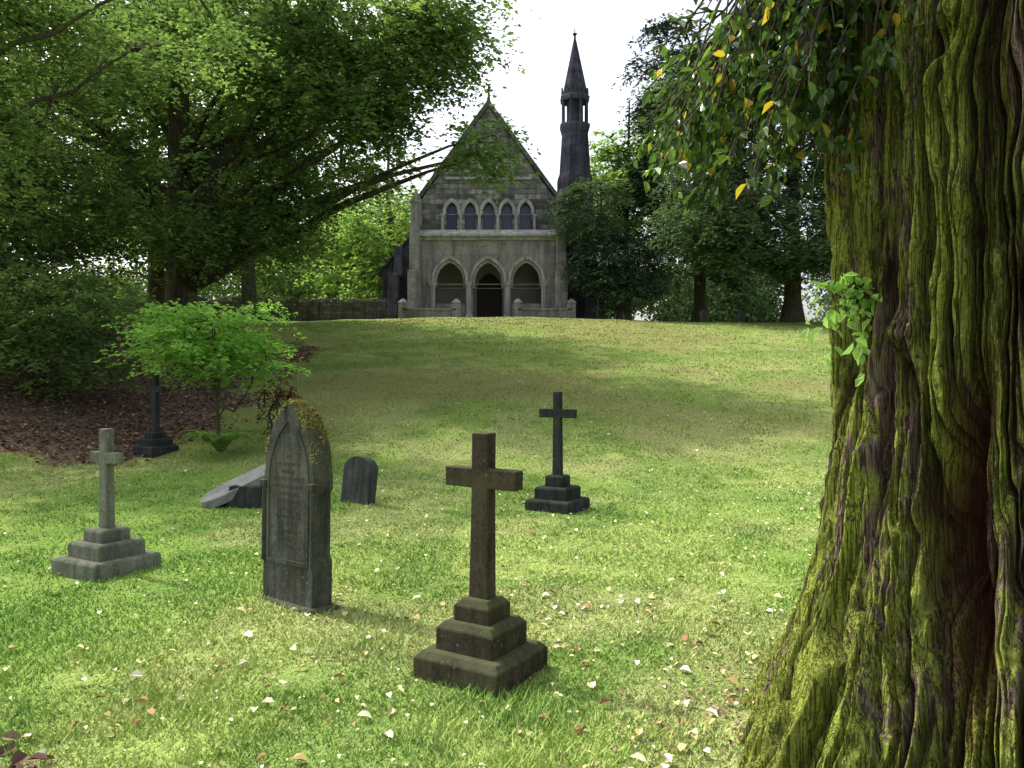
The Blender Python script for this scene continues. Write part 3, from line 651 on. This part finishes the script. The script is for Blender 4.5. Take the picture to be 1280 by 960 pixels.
nt.links.new(p.outputs[0],out.inputs[0])
side=np.where(T>0,0,sstep(-2.8,-2.0,T))
moss=.72-.36*side-.18*sstep(1.9,3.0,Zg)+.2*np.exp(-Zg/.6)+1.1*(fbm(np.cos(T)*5,np.sin(T)*5,Zg*1.1,61)-.5)+.35*(bb3-.6)+.75*(strip-.5)
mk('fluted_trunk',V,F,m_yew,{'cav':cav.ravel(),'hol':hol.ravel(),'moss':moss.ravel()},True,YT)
def surf(th,z,off=0.01):
    r=float(rad(np.array([th]),np.array([z]))[0][0])*(1-.04*min(max(z-1,0),5))+off
    return np.array([cx0+r*math.cos(th)+.02*z,cy0+r*math.sin(th),z])
R=np.random.default_rng(8)
tw=Acc();P_=[];D_=[];N_=[];S_=[];C_=[]
def bough(A,C,B,nl,sz,sub=5,bright=None,rt=.012):
    A,B,C=map(np.array,(A,B,C));s=np.linspace(0,1,14)[:,None]
    L=(1-s)**2*A+2*s*(1-s)*C+s*s*B;L[1:]+=R.normal(0,.012,(13,3))
    V,F=tube(L,np.linspace(rt,.003,14),6);tw.add(V,F)
    lines=[L[4:]]
    for q in range(sub):
        i=R.integers(3,13);d=norm(L[min(i+1,13)]-L[i-1]+R.normal(0,.05,3))*.6+R.normal(0,.35,3)+np.array([0,0,-.25])
        d=norm(d)*R.uniform(.12,.32)*(sz/.068);s2=np.linspace(0,1,7)[:,None]
        l2=L[i]+s2*d+s2**2*np.array([0,0,-.08]);V,F=tube(l2,np.linspace(.005,.002,7)*min(1,rt/.01),5);tw.add(V,F);lines.append(l2)
    for l in lines:
        for q in range(max(3,int(nl*len(l)/30))):
            i=R.integers(1,len(l));p=l[i]+R.normal(0,.008,3)
            dd=norm(l[i]-l[i-1])+R.normal(0,.7,3)+np.array([0,0,-.3])
            P_.append(p);D_.append(dd);N_.append(np.array([R.normal(0,.5),R.normal(-.4,.5),.8]));S_.append(sz*R.uniform(.6,1.25));C_.append(R.random() if bright is None else bright*R.uniform(.85,1.05))
for k in range(100):
    xe=R.uniform(.60,1.5);ze=2.22+.45*abs(xe-.9)*R.uniform(.3,1)+R.uniform(0,.7);ye=R.uniform(2.7,3.9)
    if xe<.78: ze=max(ze,2.55)
    bough((1.75,3.1+R.normal(0,.2),3.7+R.normal(0,.2)),((xe+1.6)/2,(ye+3.1)/2,3.55+R.normal(0,.15)),(xe,ye,ze),36,.056,7)
for k in range(8):
    xe=R.uniform(1.4,2.2);bough((1.9,2.9,3.8),(xe,2.3,3.5),(xe-.1,R.uniform(2.0,2.3),2.8+R.uniform(0,.3)),22,.055,4)
V,F,a=leafquads(np.array(P_),np.array(D_),np.array(N_),np.array(S_),np.array(S_)*.62,np.array(C_),True,.2)
mk('bough_leaves',V,F,L_ivy,{'rnd':a},False,YT)
P_=[];D_=[];N_=[];S_=[];C_=[]
e=surf(-3.1,1.90)
for k in range(8): bough(e,e+np.array([-.06,-.03,.04]),e+np.array([-.10-.10*R.random(),-.04,R.uniform(-.10,.06)]),18,.05,2,.8,.003)
e=surf(-2.2,.72)
for k in range(3): bough(e,e+np.array([-.0,-.06,.02]),e+np.array([-.03+.08*R.random(),-.1,R.uniform(-.05,.06)]),8,.045,1,.7,.003)
V,F,a=leafquads(np.array(P_),np.array(D_),np.array(N_),np.array(S_),np.array(S_)*.7,np.array(C_),True,.2)
mk('sprout_leaves',V,F,L_lime,{'rnd':a},False,YT)
tw.mk('twigs',M_bark,True,YT)
nc=260;d=norm(R.normal(size=(nc,3)));c=np.array([2.6,3.0,6.0])+d*np.array([2.2,2.0,1.9])*(R.random(nc)**.4)[:,None]
Q=np.repeat(c,60,0)+R.normal(0,.28,(nc*60,3));m=len(Q)
V,F,a=leafquads(Q,R.normal(0,1,(m,3)),R.normal(0,1,(m,3))+np.array([0,0,1]),np.full(m,.09),np.full(m,.035),R.random(m)*.6)
mk('upper_crown',V,F,L_dark,{'rnd':a},False,YT)
A=Acc()
for k in range(10):
    B=c[k*20];s=np.linspace(0,1,8)[:,None];A0=np.array([2.1,3.1,3.9]);C=(A0+B)/2+np.array([0,0,.4]);L=(1-s)**2*A0+2*s*(1-s)*C+s*s*B
    V,F=tube(L,np.linspace(.2,.03,8),8);A.add(V,F)
A.mk('upper_limbs',M_bark,True,YT)

# ------------------------------------------------------------ light
EL=math.radians(49);sdir=Vector((-.84,.54,0)).normalized()*math.cos(EL);sdir.z=math.sin(EL)
sd=bpy.data.lights.new('sun','SUN');sd.energy=5.0;sd.angle=math.radians(1.2);sd.color=(1,.95,.84)
so=bpy.data.objects.new('sun',sd);COL.objects.link(so);so.rotation_euler=sdir.to_track_quat('Z','Y').to_euler();so.location=(-20,20,30)
w=bpy.data.worlds.new('World');scene.world=w;w.use_nodes=True;nt=w.node_tree;nt.nodes.clear();g=G(nt)
sk=g.n('ShaderNodeTexSky',sky_type='NISHITA');sk.sun_disc=False;sk.sun_elevation=EL;sk.sun_rotation=math.atan2(sdir.x,sdir.y);sk.dust_density=5.0;sk.air_density=1.0;sk.ozone_density=1.0
hs=g.n('ShaderNodeHueSaturation',{'Saturation':.45,'Value':2.3,'Color':sk.outputs[0]})
bg=g.n('ShaderNodeBackground',{'Color':hs.outputs[0],'Strength':.15});wo=g.n('ShaderNodeOutputWorld');nt.links.new(bg.outputs[0],wo.inputs[0])
# ------------------------------------------------------------ camera
cd=bpy.data.cameras.new('camera');cd.lens=28.1;cd.sensor_width=36;cd.clip_end=4000;cd.clip_start=.05
c=bpy.data.objects.new('camera',cd);COL.objects.link(c);c.location=(0,0,EYE);c.rotation_euler=(math.radians(90-.57),0,0);scene.camera=c
scene.view_settings.view_transform='Standard';scene.view_settings.look='None';scene.view_settings.exposure=0
